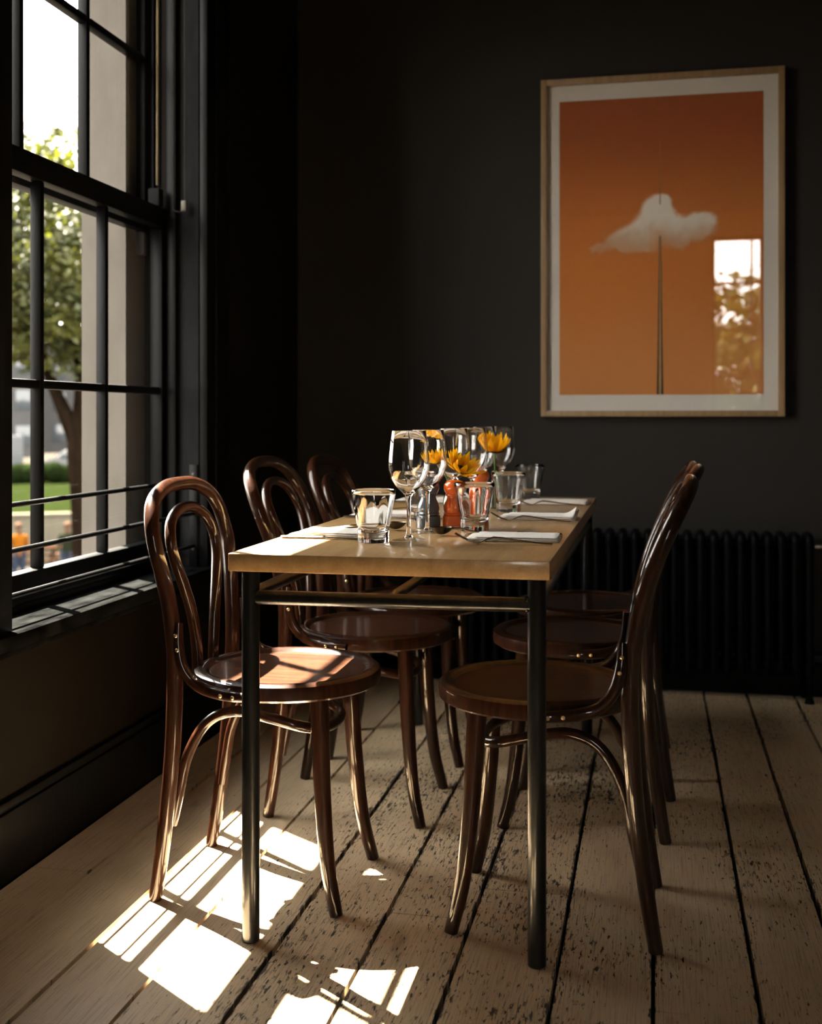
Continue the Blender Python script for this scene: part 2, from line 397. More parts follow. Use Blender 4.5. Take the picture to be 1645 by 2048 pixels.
# ------------------------------------------------------------ sash windows in the left wall
def sash_window(name, y0, y1):
    root = structure(name)
    root.location = (0, y0, 0)
    L = y1 - y0                       # 1.12
    P = lambda n_, bm_, m_, par=root: obj(n_, bm_, m_, par)
    ymu = (.379, .722)                # muntin centres
    def bar_y(bm, x, w_, y, z0, z1, dep): box(bm, x - dep / 2, x + dep / 2, y - w_ / 2, y + w_ / 2, z0, z1, .003)
    # lining boards of the reveal
    for yy in (0, L):
        s = 1 if yy == 0 else -1
        bm = nb(); ya, yb = sorted((yy, yy + s * .004)); box(bm, -1.446, -1.379, ya, yb, .575, 2.70); P('jamb_lining', bm, M['revealpaint'])
        bm = nb(); ya, yb = sorted((yy, yy + s * .024)); box(bm, -1.478, -1.446, ya, yb, .575, 2.70, .003); P('stop_bead', bm, M['blackgloss'])
        bm = nb(); ya, yb = sorted((yy, yy + s * .016)); box(bm, -1.540, -1.522, ya, yb, .575, 2.70, .002); P('parting_bead', bm, M['blackgloss'])
        bm = nb(); ya, yb = sorted((yy + s * .001, yy + s * .085)); box(bm, -1.605, -1.566, ya, yb, .56, 2.68, .003); P('outer_lining', bm, M['lining'])
        bm = nb(); ya, yb = sorted((yy + (.023 if yy == 0 else 0), yy - s * .165)); box(bm, -1.38, -1.352, ya, yb, .54, 2.70 + .14, .003)
        ya, yb = sorted((yy - s * .05, yy - s * .15)); box(bm, -1.353, -1.340, ya, yb, .54, 2.82, .004); P('architrave', bm, M['blackgloss'])
    bm = nb(); box(bm, -1.38, -1.352, 0, L, 2.70, 2.84, .003); P('head_architrave', bm, M['blackgloss'])
    bm = nb(); box(bm, -1.56, -1.38, 0, L, 2.67, 2.70); P('head_lining', bm, M['revealpaint'])
    # sill board with rounded nose, back bead and stone sub sill
    bm = nb(); box(bm, -1.475, -1.328, -.19, L + .19, .506, .54, .006); box(bm, -1.378, -1.345, -.17, L + .17, .488, .506, .004)
    P('window_sill', bm, M['sill'])
    bm = nb(); box(bm, -1.56, -1.470, .004, L - .004, .538, .560, .003); box(bm, -1.481, -1.462, .004, L - .004, .559, .578, .005); P('sill_bead', bm, M['blackgloss'])
    bm = nb(); box(bm, -1.76, -1.566, -.02, L + .02, .46, .518, .01); P('stone_sill', bm, M['masonry'])
    # sashes: (x centre, z bottom, z muntin, z top, bottom rail, top rail)
    for nm, xc, z0, zm, z1, rb, rt in (('lower_sash', -1.500, .575, 1.082, 1.645, .052, .060), ('upper_sash', -1.556, 1.575, 2.105, 2.665, .060, .055)):
        bm = nb(); dep = .040
        for yy in (.028, L - .048): box(bm, xc - dep / 2, xc + dep / 2, yy - .022 if yy < .5 else yy, yy + .022 if yy < .5 else yy + .044, z0, z1, .003)
        box(bm, xc - dep / 2, xc + dep / 2, .05, L - .048, z0, z0 + rb, .003)
        box(bm, xc - dep / 2, xc + dep / 2, .05, L - .048, z1 - rt, z1, .003)
        sash = P(nm, bm, M['blackgloss'])
        bm = nb()
        for y in ymu: box(bm, xc - .015, xc + .015, y - .010, y + .010, z0 + rb, z1 - rt, .004)
        ys = [.05, ymu[0] - .010, ymu[0] + .010, ymu[1] - .010, ymu[1] + .010, L - .048]
        for k in range(3): box(bm, xc - .015, xc + .015, ys[2 * k], ys[2 * k + 1], zm - .011, zm + .011, .004)
        P('glazing_bars', bm, M['blackgloss'], sash)
        for k in range(3):
            for za, zb in ((z0 + rb, zm - .011), (zm + .011, z1 - rt)):
                bm = nb(); x_ = xc - .004
                vs = [bm.verts.new(p) for p in ((x_, ys[2 * k], za), (x_, ys[2 * k + 1], za), (x_, ys[2 * k + 1], zb), (x_, ys[2 * k], zb))]
                bm.faces.new(vs); P('pane', bm, M['pane'], sash)
        if nm == 'upper_sash':
            bm = nb()
            for yy in (.012, L - .050): box(bm, xc - .018, xc + .018, yy, yy + .040, z0 - .075, z0, .010)
            P('sash_horn', bm, M['lining'], sash)
    bm = nb(); box(bm, -1.515, -1.478, L - .075, L - .040, 1.645, 1.70, .004); P('sash_stop', bm, M['revealpaint'])
    bm = nb(); tube(bm, [(-1.512, L - .014, 1.72), (-1.511, L - .013, 2.2), (-1.512, L - .014, 2.67)], .0035, 8); P('sash_cord', bm, M['cord'])
    return root
sash_window('window_1', *W1)

def blind(y0, y1, zb, label):
    t = thing('roller_blind', label, 'blind', (-1.425, (y0 + y1) / 2, 2.62))
    h = (y1 - y0) / 2 - .03
    bm = nb(); tube(bm, [(0, -h, 0), (0, h, 0)], .022, 20, 1, False); obj('roller', bm, M['blind'], t)
    bm = nb(); box(bm, -.003, -.0015, -h + .01, h - .01, zb - 2.62, .01); obj('cloth', bm, M['blind'], t)
    bm = nb(); box(bm, -.010, .006, -h + .01, h - .01, zb - 2.62 - .022, zb - 2.62, .003); obj('bottom_bar', bm, M['revealpaint'], t)
    for s in (-1, 1):
        bm = nb(); ya, yb = sorted((s * h, s * (h + .024))); box(bm, -.02, .03, ya, yb, -.03, .045, .002); obj('bracket', bm, M['revealpaint'], t)
    # bead chain loop and its connector, at the far side of the window
    bm = nb(); za, zb2 = 1.645 - 2.62, -.01
    yy = h + .004; n = 150
    for k in range(n):
        z = za + (zb2 - za) * k / (n - 1)
        bmesh.ops.create_icosphere(bm, subdivisions=1, radius=.0022, matrix=Matrix.Translation((.010, yy, z)))
        bmesh.ops.create_icosphere(bm, subdivisions=1, radius=.0022, matrix=Matrix.Translation((-.028, yy, z)))
    for k in range(9):
        a = math.pi * k / 8
        bmesh.ops.create_icosphere(bm, subdivisions=1, radius=.0022, matrix=Matrix.Translation((-.009 + .019 * math.cos(a), yy, za - .012 * math.sin(a))))
    obj('bead_chain', bm, M['chain'], t)
    bm = nb(); box(bm, -.001, .017, yy - .006, yy + .004, za - .012, za + .022, .003); obj('chain_connector', bm, M['chain'], t)
blind(*W1, 2.52, 'rolled up roller blind with bead chain hanging at the far side of the sash window')

def guard(y0, label):
    t = thing('window_guard', label, 'window bars', (-1.395, y0, .54)); L = 1.12
    for z in (.806, .704, .604):
        bm = nb(); tube(bm, [(0, .004, z - .54), (0, L - .004, z - .54)], .0062, 12, 1, False); obj('bar', bm, M['iron'], t)
    for y in (.0045, L - .0085):
        bm = nb(); box(bm, -.013, .013, y, y + .004, .001, .315, .001); br = obj('bracket', bm, M['blackgloss'], t)
        for z in (.285, .055):
            yy = y + (.0045 if y < .5 else -.0005)
            bm = nb(); sphere(bm, (0, yy, z), .005, 12, 6, (1, .3, 1)); obj('screw', bm, M['chain'], br)
guard(W1[0], 'three black horizontal safety bars across the lower sash of the window')

# rear wall windows (behind the viewer, seen only mirrored in the picture glass)
def plain_window(name, x0, x1, z0, z1, nx, nz):
    root = structure(name); root.location = (0, YR, 0)
    bm = nb()
    for a, b_, c, d in ((x0, x0 + .03, z0, z1), (x1 - .03, x1, z0, z1), (x0 + .03, x1 - .03, z0, z0 + .04), (x0 + .03, x1 - .03, z1 - .04, z1)): box(bm, a, b_, -.10, -.05, c, d, .003)
    for k in range(1, nx): xx = x0 + (x1 - x0) * .78; box(bm, xx - .01, xx + .01, -.095, -.06, z0 + .04, z1 - .04, .003)
    for k in range(1, nz): zz = z0 + (z1 - z0) * k / nz; box(bm, x0 + .03, x1 - .03, -.094, -.061, zz - .012, zz + .012, .003)
    obj('window_frame', bm, M['blackgloss'], root)
    bm = nb(); bm.faces.new([bm.verts.new(p) for p in ((x0 + .01, -.075, z0 + .01), (x1 - .01, -.075, z0 + .01), (x1 - .01, -.075, z1 - .01), (x0 + .01, -.075, z1 - .01))]); obj('pane', bm, M['pane'], root)
    bm = nb(); box(bm, x0 - .06, x1 + .06, -.05, .06, z0 - .035, z0, .005); obj('window_sill', bm, M['sill'], root)
plain_window('window_2', *W3, 2, 4)

# ------------------------------------------------------------ radiator
rad = thing('column_radiator', 'long black cast iron column radiator along the back wall under the picture', 'radiator', (-.92, 4.262, 0))
bm = nb(); zt = .592
for yy in (-.045, 0, .045):
    tube(bm, [(0, yy, .115), (0, yy, .20), (0, yy, .46), (0, yy, zt - .045)], .0135, 10, 2)
tube(bm, [(0, -.045, zt - .05), (0, -.044, zt - .02), (0, -.022, zt - .012), (0, .022, zt - .012), (0, .044, zt - .02), (0, .045, zt - .05)], .0155, 10, 5)
tube(bm, [(0, -.045, .14), (0, -.044, .108), (0, -.022, .10), (0, .022, .10), (0, .044, .108), (0, .045, .14)], .0155, 10, 5)
sec0 = obj('section', bm, M['rad'], rad); nsec = 32; pitch = .0460
sec0.location = (.023, 0, 0)
for k in range(1, nsec):
    c = sec0.copy(); COL.objects.link(c); c.parent = rad; c.location = (.023 + pitch * k, 0, 0)
for z in (.125, .545):
    bm = nb(); tube(bm, [(.01, 0, z), (pitch * nsec - .01, 0, z)], .017, 12, 1, False); obj('nipple_rail', bm, M['rad'], rad)
for k in (0, nsec - 1):
    for yy in (-.045, .045):
        bm = nb(); tube(bm, [(.023 + pitch * k, yy, .11), (.023 + pitch * k, yy, .03), (.023 + pitch * k, yy, 0)], [.012, .010, .018], 10, 3); obj('foot', bm, M['rad'], rad)
bm = nb(); tube(bm, [(pitch * nsec, 0, .545), (pitch * nsec + .02, 0, .545)], .009, 10, 1, False); sphere(bm, (pitch * nsec + .024, 0, .545), .010); obj('bleed_valve', bm, M['steel'], rad)
bm = nb(); tube(bm, [(pitch * nsec - .01, 0, .125), (pitch * nsec + .04, 0, .125), (pitch * nsec + .055, 0, .11), (pitch * nsec + .055, 0, 0)], .008, 10, 5); obj('pipe', bm, M['rad'], rad)

# ------------------------------------------------------------ framed print
PX0, PX1, PZ0, PZ1 = -.418, .456, 1.0035, 2.262
pic = thing('framed_print', 'tall oak framed print of a white cloud and thin spire on orange', 'picture', ((PX0 + PX1) / 2, YB, PZ0))
hw = (PX1 - PX0) / 2; ph = PZ1 - PZ0; fw = .022
bm = nb()
for a, b_, c, d in ((-hw, -hw + fw, 0, ph), (hw - fw, hw, 0, ph), (-hw + fw, hw - fw, 0, fw), (-hw + fw, hw - fw, ph - fw, ph)): box(bm, a, b_, -.036, 0, c, d, .0015)
obj('frame', bm, M['frame'], pic)
bm = nb(); box(bm, -hw + fw, hw - fw, -.016, -.004, fw, ph - fw); obj('mount', bm, M['mat'], pic)
ax0, ax1, az0, az1 = -.350 - pic.location.x, .384 - pic.location.x, 1.084 - PZ0, 2.181 - PZ0
GX, GZ = 220, 330
bm = nb(); cl = bm.loops.layers.float_color.new('art'); grid = []
def smooth(e0, e1, v): t = max(0, min(1, (v - e0) / (e1 - e0))); return t * t * (3 - 2 * t)
BL = [(.49, .575, .10, .055, 1.1), (.47, .625, .052, .040, 1.1), (.38, .545, .10, .035, .9), (.29, .515, .07, .026, .9), (.20, .488, .050, .018, .8), (.40, .49, .07, .014, .5),
      (.60, .565, .10, .040, .95), (.71, .560, .080, .036, .95), (.46, .505, .16, .020, .45), (.62, .51, .13, .025, .45), (.52, .64, .035, .03, .6), (.17, .498, .03, .012, .35)]
def art(u, v):
    n1 = noise.fractal(Vector((u * 9, v * 13, 1.3)), 1, 2, 5) ; n2 = noise.fractal(Vector((u * 22, v * 33, 7.7)), 1, 2, 4)
    top = Vector((.42, .10, .02)); mid = Vector((.74, .25, .05)); bot = Vector((.74, .30, .09))
    c = top.lerp(mid, smooth(.95, .45, v)) if v > .45 else mid.lerp(bot, smooth(.45, .05, v))
    uu, vv = u + n1 * .022, v + n1 * .016 + n2 * .008
    f = sum(s * math.exp(-(((uu - a) / p) ** 2 + ((vv - b) / q) ** 2)) for a, b, p, q, s in BL)
    f += n2 * .10 * smooth(.15, .6, f)
    k = smooth(.30, .80, f)
    shade = smooth(.50, .60, v + n2 * .02)
    white = Vector((.72, .52, .36)).lerp(Vector((.92, .86, .76)), shade)
    return c.lerp(white, k * (.30 + .70 * smooth(.47, .58, v + n1 * .03 + .03 * (u < .45))))
for j in range(GZ + 1):
    grid.append([bm.verts.new((ax0 + (ax1 - ax0) * i / GX, -.0165, az0 + (az1 - az0) * j / GZ)) for i in range(GX + 1)])
cols = [[art(i / GX, j / GZ) for i in range(GX + 1)] for j in range(GZ + 1)]
for j in range(GZ):
    for i in range(GX):
        f = bm.faces.new((grid[j][i], grid[j][i + 1], grid[j + 1][i + 1], grid[j + 1][i]))
        for l, (q, p) in zip(f.loops, ((j, i), (j, i + 1), (j + 1, i + 1), (j + 1, i))):
            l[cl] = (*cols[q][p], 1)
m, nt, b = new_mat('printed orange sky'); at = N(nt, 'VertexColor', layer_name='art'); nt.links.new(at.outputs[0], b.inputs['Base Color']); b.inputs['Roughness'].default_value = .8
pr = obj('print', bm, m, pic)
M['ink'] = simple('dark spire ink', (.035, .020, .012), .8); M['inklite'] = simple('pale spire ink', (.55, .34, .16), .8)
xs = .0185 - pic.location.x; zb_, zt_ = az0, 2.018 - PZ0
bm = nb(); N_ = 24
def spire(bm, w0, y):
    L = [];
    for k in range(N_ + 1):
        t = k / N_; w_ = w0 * max(0.0, 1 - t) ** 1.35 + .0004
        if .0: pass
        L.append((bm.verts.new((xs - w_, y, zb_ + (zt_ - zb_) * t)), bm.verts.new((xs + w_, y, zb_ + (zt_ - zb_) * t))))
    for k in range(N_):
        zc = (zb_ + (zt_ - zb_) * (k + .5) / N_)
        v_ = (zc - az0) / (az1 - az0)
        if .545 < v_ < .655: continue
        bm.faces.new((L[k][0], L[k][1], L[k + 1][1], L[k + 1][0]))
spire(bm, .0115, -.0168); obj('spire', bm, M['ink'], pr)
bm = nb(); spire(bm, .0042, -.0171); obj('spire_highlight', bm, M['inklite'], pr)
bm = nb(); box(bm, -hw + fw, hw - fw, -.0225, -.0205, fw, ph - fw); obj('glazing', bm, M['picglass'], pic)

# ------------------------------------------------------------ table
TX0, TX1, TY0, TY1, TZ = -.786, -.182, 2.040, 3.700, .745
tcx, tcy = (TX0 + TX1) / 2, (TY0 + TY1) / 2
tab = thing('dining_table', 'long narrow oak topped table on black steel tube legs', 'table', (tcx, tcy, 0))
hx, hy = (TX1 - TX0) / 2, (TY1 - TY0) / 2
bm = nb(); box(bm, -hx, hx, -hy, hy, TZ - .034, TZ, .003); obj('tabletop', bm, M['oak'], tab)
lr = .0172
legs = [(-.757, 2.086), (-.211, 2.099), (-.757, 3.668), (-.211, 3.668)]
for (lx, ly) in legs:
    bm = nb(); x_, y_ = lx - tcx, ly - tcy
    tube(bm, [(x_, y_, 0), (x_, y_, .002), (x_, y_, TZ - .037), (x_, y_, TZ - .034)], [lr * .9, lr, lr, lr], 24, 1, False)
    lg = obj('leg', bm, M['iron'], tab)
    bm = nb(); tube(bm, [(x_, y_, TZ - .0385), (x_, y_, TZ - .034)], .027, 20, 1, False); obj('mounting_plate', bm, M['iron'], lg)
for ya in (0, 2):
    a, b_ = legs[ya], legs[ya + 1]; d_ = lr * .7
    bm = nb(); tube(bm, [(a[0] - tcx + d_, a[1] - tcy, .657), (b_[0] - tcx - d_, b_[1] - tcy, .657)], .0135, 20, 1, False)
    if ya == 0: sphere(bm, (b_[0] - tcx - lr, b_[1] - tcy - .006, .668), .006, 8, 6); sphere(bm, (b_[0] - tcx - lr + .001, b_[1] - tcy - .008, .650), .005, 8, 6)
    obj('end_rail', bm, M['iron'], tab)
for xa in (0, 1):
    a, b_ = legs[xa], legs[xa + 2]
    bm = nb(); tube(bm, [(a[0] - tcx, a[1] - tcy + lr * .7, .662), (b_[0] - tcx, b_[1] - tcy - lr * .7, .662)], .0125, 20, 1, False); obj('side_rail', bm, M['iron'], tab)
bm = nb(); tube(bm, [(-.490 - tcx, 2.10 - tcy, .657), (-.490 - tcx, 3.66 - tcy, .657)], .0105, 16, 1, False); obj('centre_rail', bm, M['iron'], tab)

# ------------------------------------------------------------ bentwood chairs
def make_chair(label, loc, rz, lean=1.0, H=.895):
    t = thing('bentwood_chair', label, 'chair', loc, rz, 'bentwood chairs around the table')
    # faces +x; seat centre above the origin
    bm = nb(); SR = .202
    lathe(bm, [(SR - .034, .430), (SR - .010, .428), (SR - .001, .434), (SR, .448), (SR - .002, .460), (SR - .010, .4655), (SR - .022, .4655), (SR - .028, .461), (SR - .034, .458), (SR - .034, .430)], 72)
    seat = obj('seat', bm, M['chair'], t)
    bm = nb(); lathe(bm, [(0, .440), (SR - .033, .440), (SR - .033, .458), (SR - .045, .4585), (SR - .09, .457), (0, .456)], 72); obj('seat_panel', bm, M['seat'], seat)
    for s in (-1, 1):
        bm = nb()
        tube(bm, [(.105, s * .118, .436), (.108, s * .121, .38), (.116, s * .130, .24), (.130, s * .142, .10), (.152, s * .154, 0)], [.0195, .0195, .0175, .0155, .0135], 14, 6)
        obj('front_leg', bm, M['chair'], t)
    # outer bow: rear legs and back hoop are one bent rod, split at the seat into leg and hoop
    T = [(.0, -.238, .155), (.12, -.219, .157), (.28, -.200, .160), (.40, -.192, .163), (.47, -.190, .165)]
    for s in (-1, 1):
        bm = nb(); tube(bm, [(x_, s * y_, z_) for z_, x_, y_ in T], [.0140, .0155, .0165, .0170, .0170], 14, 6); obj('rear_leg', bm, M['chair'], t)
    def xb(z): # back profile
        k = max(0, z - .50); return -(.190 + lean * (.95 * k * k - .10 * k * 0 + .03 * k))
    def hoop(pts, r0, r1):
        P_ = [(xb(z), -y, z) for y, z in pts] + [(xb(z), y, z) for y, z in pts[::-1][1:]]
        n = len(P_); rr = [r0 + (r1 - r0) * min(1, 2 * min(i, n - 1 - i) / (n - 1) * 1.3) for i in range(n)]
        bm = nb(); tube(bm, P_, rr, 16, 7); return bm
    sc = H - .895
    outer = [(.165, .465), (.167, .53), (.177, .62), (.190, .70 + sc * .5), (.197, .755 + sc), (.187, .812 + sc), (.152, .853 + sc), (.083, .876 + sc), (0, .881 + sc)]
    obj('back_hoop', hoop(outer, .0170, .0155), M['chair'], t)
    inner = [(.045, .432), (.048, .50), (.066, .58), (.094, .66 + sc * .5), (.116, .725 + sc), (.118, .768 + sc), (.096, .803 + sc), (.052, .824 + sc), (0, .830 + sc)]
    obj('inner_hoop', hoop(inner, .0125, .0120), M['chair'], t)
    # hip braces joining hoop and seat rim
    for s in (-1, 1):
        bm = nb()
        P_ = [(-.176, s * .177, .580), (-.174, s * .183, .535), (-.162, s * .190, .492), (-.135, s * .190, .460), (-.098, s * .197, .447), (-.050, s * .212, .444), (-.018, s * .2165, .444)]
        tube(bm, P_, [.0085, .0115, .012, .012, .012, .0115, .0095], 12, 6); br = obj('hip_brace', bm, M['chair'], t)
        for p, nrm in (((-.176, s * .194, .556), 1), ((-.172, s * .1955, .527), 1), ((-.070, s * .2195, .445), 1), ((-.042, s * .2255, .444), 1)):
            bm = nb(); sphere(bm, p, .0042, 10, 6, (1, .5, 1)); obj('screw', bm, M['screw'], br)
    # stretcher hoop under the seat with ends running down the rear legs
    half = [(-.206, .137, .150), (-.194, .135, .215), (-.176, .131, .295), (-.135, .125, .365), (-.075, .120, .390), (0, .115, .378), (.060, .105, .362), (.098, .070, .352), (.110, 0, .348)]
    P_ = [(x_, -y_, z_) for x_, y_, z_ in half] + [(x_, y_, z_) for x_, y_, z_ in half[::-1][1:]]
    n = len(P_); bm = nb(); tube(bm, P_, [.0085] + [.0112] * (n - 2) + [.0085], 12, 6); obj('stretcher_hoop', bm, M['chair'], t)
    return t
make_chair('dark bentwood chair nearest the window with its round seat in bright sunlight', (-.778, 2.378, 0), 0, .48, .868)
make_chair('middle dark bentwood chair on the window side, reddish seat in shade', (-.712, 2.90, 0), 0, .76, .897)
make_chair('farthest dark bentwood chair on the window side, half lost in shadow near the corner', (-.700, 3.40, 0), 0, .8, .886)
make_chair('nearest dark bentwood chair right of the table, its back edge catching thin highlights', (-.236, 2.352, 0), math.pi, .80, .887)
make_chair('middle dark bentwood chair right of the table, behind the nearest one', (-.205, 2.932, 0), math.pi + R(-3), .84, .886)
make_chair('farthest dark bentwood chair right of the table, in front of the radiator', (-.205, 3.402, 0), math.pi, .9, .876)

# ------------------------------------------------------------ table ware
def wine_glass(label, x, y):
    t = thing('wine_glass', label, 'wine glass', (x, y, TZ), random.random() * 6, 'empty wine glasses on the table')
    bm = nb()
    outer = [(0, .0046), (.010, .0062), (.0090, .0078), (.0052, .014), (.0040, .030), (.0038, .060), (.0042, .082), (.0065, .092), (.015, .101), (.027, .113), (.0370, .128), (.0425, .146), (.0435, .158), (.0425, .175), (.0400, .200), (.0365, .2270), (.0362, .2276), (.0357, .2270)]
    inner = [(.0390, .200), (.0414, .175), (.0424, .158), (.0413, .1465), (.0357, .1295), (.0255, .1148), (.013, .104), (.004, .0995), (0, .0988)]
    lathe(bm, outer + inner, 64); obj('bowl_and_stem', bm, M['glass'], t, 80)
    bm = nb(); lathe(bm, [(0, .0006), (.030, .0006), (.0340, .0), (.0352, .0010), (.034, .0022), (.020, .0040), (.0105, .0060), (0, .0044)], 64); obj('foot', bm, M['pane'], t, 80)
    return t
def tumbler(label, x, y):
    t = thing('tumbler', label, 'tumbler', (x, y, TZ), random.random() * 6, 'water tumblers on the table')
    bm = nb()
    def outm(a, z):
        k = smooth(.094, .080, z); return 1 - .030 * k * (1 - abs(math.cos(a * 5))) ** 1.0
    prof = [(0, .0006), (.026, .0006), (.029, 0), (.0325, .002), (.0330, .010), (.0330, .026), (.0318, .030), (.0335, .034), (.0400, .070), (.0452, .098), (.0462, .1070), (.0457, .1080), (.0449, .1072)]
    inn = [(.0440, .098), (.0380, .070), (.0318, .038), (.0285, .026), (.020, .0205), (0, .0185)]
    A = len(prof)
    rings = lathe(bm, prof + inn, 80)
    for i, rg in enumerate(rings[:A - 3]):
        if len(rg) < 2: continue
        for k, v in enumerate(rg):
            q = outm(2 * math.pi * k / 80, prof[i][1]); v.co.x *= q; v.co.y *= q
    obj('tumbler_body', bm, M['glass'], t, 80); return t
WG = [('frontmost wine glass, left of the slate grey mill', -.500, 2.328), ('second wine glass from the front, in front of the slate grey mill', -.494, 2.499),
      ('third wine glass from the front, behind the orange mill', -.497, 2.845), ('fourth wine glass from the front, left of the tall sunflower', -.474, 3.005),
      ('fifth wine glass from the front, behind the tall sunflower', -.497, 3.350), ('rearmost wine glass, at the far end of the table', -.462, 3.510)]
for q in WG: wine_glass('empty clear ' + q[0], q[1], q[2])
TB = [('frontmost water tumbler, beside the sunlit knife and napkin', -.563, 2.280), ('clear tumbler in front of the near orange mill', -.398, 2.560), ('clear tumbler behind the middle wine glass stems on the window side', -.572, 2.800),
      ('clear tumbler in the middle of the right side of the table', -.386, 3.075), ('rearmost clear tumbler at the far right of the table', -.382, 3.580)]
for q in TB: tumbler(q[0], q[1], q[2])

def mill(label, x, y, mat):
    t = thing('pepper_mill', label, 'pepper mill', (x, y, TZ))
    bm = nb()
    lathe(bm, [(0, 0), (.0265, 0), (.0282, .0015), (.0282, .028), (.0265, .030), (.0245, .0308), (.0262, .032), (.0270, .0345), (.0245, .0375), (.0262, .042), (.0262, .050), (.0235, .058), (.0190, .066), (.0176, .071), (.0180, .073)], 40)
    obj('body', bm, mat, t)
    bm = nb()
    lathe(bm, [(.0165, .0725), (.0215, .074), (.0220, .0765), (.0195, .079), (.0215, .082), (.0250, .089), (.0258, .095), (.0242, .102), (.0190, .108), (.0105, .1115), (0, .1120)], 40)
    obj('head', bm, mat, t)
    bm = nb(); lathe(bm, [(.0055, .1112), (.0055, .1135), (.0025, .1145), (.0022, .117), (.0048, .1185), (.0062, .1212), (.0052, .1236), (0, .1245)], 20); obj('knob', bm, M['steel'], t)
    if mat == M['orange']:
        bm = nb(); bmesh.ops.create_circle(bm, cap_ends=True, segments=20, radius=.0065, matrix=Matrix.Translation((-.004, -.0284, .0)) @ Matrix.Rotation(R(90), 4, 'X'))
        vs = [v for v in bm.verts if v.co.z < -.0001]; bmesh.ops.delete(bm, geom=vs, context='VERTS')
        if len(bm.faces) == 0:
            L = [bm.verts.new((-.004 + .0065 * math.cos(R(a)), -.0286, .0065 * math.sin(R(a)) + .0002)) for a in range(0, 181, 15)]
            bm.faces.new(L)
        for v in list(bm.verts):
            if not v.link_faces: bm.verts.remove(v)
        bmesh.ops.solidify(bm, geom=bm.faces, thickness=.001); obj('notch', bm, M['greymill'], t)
mill('orange pepper mill with a metal knob behind the right front tumbler', -.452, 2.612, M['orange'])
mill('slate grey pepper mill behind the two front wine glasses', -.512, 2.602, M['greymill'])
mill('second orange mill farther back, seen between the tumblers', -.470, 3.125, M['orange'])

def vase(label, x, y):
    t = thing('bottle_vase', label, 'vase', (x, y, TZ)); bm = nb()
    lathe(bm, [(0, 0), (.018, 0), (.020, .002), (.020, .055), (.018, .066), (.011, .078), (.0095, .090), (.0105, .104), (.0098, .1052), (.0090, .104), (.0082, .090), (.0095, .079), (.0165, .066), (.0185, .055), (.0185, .005), (0, .004)], 40)
    obj('bottle', bm, M['vase'], t, 80)
vase('small clear bottle vase of two sunflowers between the grey and orange mills', -.474, 2.690)
vase('small clear bottle vase holding the tall sunflower, farther back', -.440, 3.205)
def sunflower(label, base, head, nrm, r, openness=.5):
    t = thing('sunflower', label, 'flower', base)
    h = Vector(head) - Vector(base); nrm = Vector(nrm).normalized()
    q = nrm.to_track_quat('Z', 'Y').to_matrix().to_4x4(); q.translation = h
    bm = nb(); tube(bm, [(0, 0, 0), (0, 0, .06), (h.x * .25, h.y * .25, .105), tuple(h - nrm * .006)], .0022, 8, 6); obj('stem', bm, M['stem'], t)
    bm = nb(); sphere(bm, (0, 0, 0), r * .33, 16, 8, (1, 1, .35)); bm.transform(q); obj('flower_disc', bm, M['disc'], t)
    bm = nb()
    for row, (n, el, ln) in enumerate(((17, openness, 1.0), (15, openness + .28, .88))):
        for k in range(n):
            a = 2 * math.pi * (k + row * .5) / n + random.uniform(-.09, .09); e_ = el + random.uniform(-.26, .26); Lp = r * ln * random.uniform(.85, 1.25); wv = r * .135 * random.uniform(.85, 1.15)
            rad_ = Vector((math.cos(a), math.sin(a), 0)); tan = Vector((-math.sin(a), math.cos(a), 0)); up = Vector((0, 0, 1)); prev = None
            for s in range(8):
                u = s / 7; wd = wv * math.sin(math.pi * min(1, u * .86 + .12)) ** .8 if s < 7 else .0003
                curl = e_ + u * .35
                c = rad_ * (r * .26 + Lp * .82 * u * math.cos(curl)) + up * (Lp * .82 * u * math.sin(curl))
                row_ = [bm.verts.new(c - tan * wd), bm.verts.new(c - up.cross(tan) * 0 - up * wd * .25), bm.verts.new(c + tan * wd)]
                if prev:
                    for i in range(2): bm.faces.new((prev[i], prev[i + 1], row_[i + 1], row_[i]))
                prev = row_
    bmesh.ops.solidify(bm, geom=bm.faces, thickness=.0004)
    bm.transform(q); obj('petals', bm, M['petal'], t)
    bm = nb()
    for k in range(9):
        a = 2 * math.pi * k / 9
        p0 = Vector((math.cos(a), math.sin(a), 0)) * r * .18 - Vector((0, 0, .003)); p1 = Vector((math.cos(a), math.sin(a), .12)) * r * .55
        tn = Vector((-math.sin(a), math.cos(a), 0)) * r * .11
        bm.faces.new([bm.verts.new(v) for v in (p0 - tn * .6, p0 + tn * .6, (p0 + p1) / 2 + tn, p1, (p0 + p1) / 2 - tn)])
    bmesh.ops.solidify(bm, geom=bm.faces, thickness=.0005); bm.transform(q); obj('sepals', bm, M['stem'], t)
sunflower('yellow sunflower leaning left, seen through the front wine glasses', (-.478, 2.690, TZ + .007), (-.500, 2.668, .892), (-.25, -.15, 1), .042, .65)
sunflower('yellow sunflower drooping over the near orange mill', (-.470, 2.690, TZ + .007), (-.444, 2.655, .878), (.45, -.35, .75), .050, .30)
sunflower('tall yellow sunflower rising above the tumblers', (-.440, 3.205, TZ + .007), (-.436, 3.170, .908), (.12, -.25, 1), .060, .62)

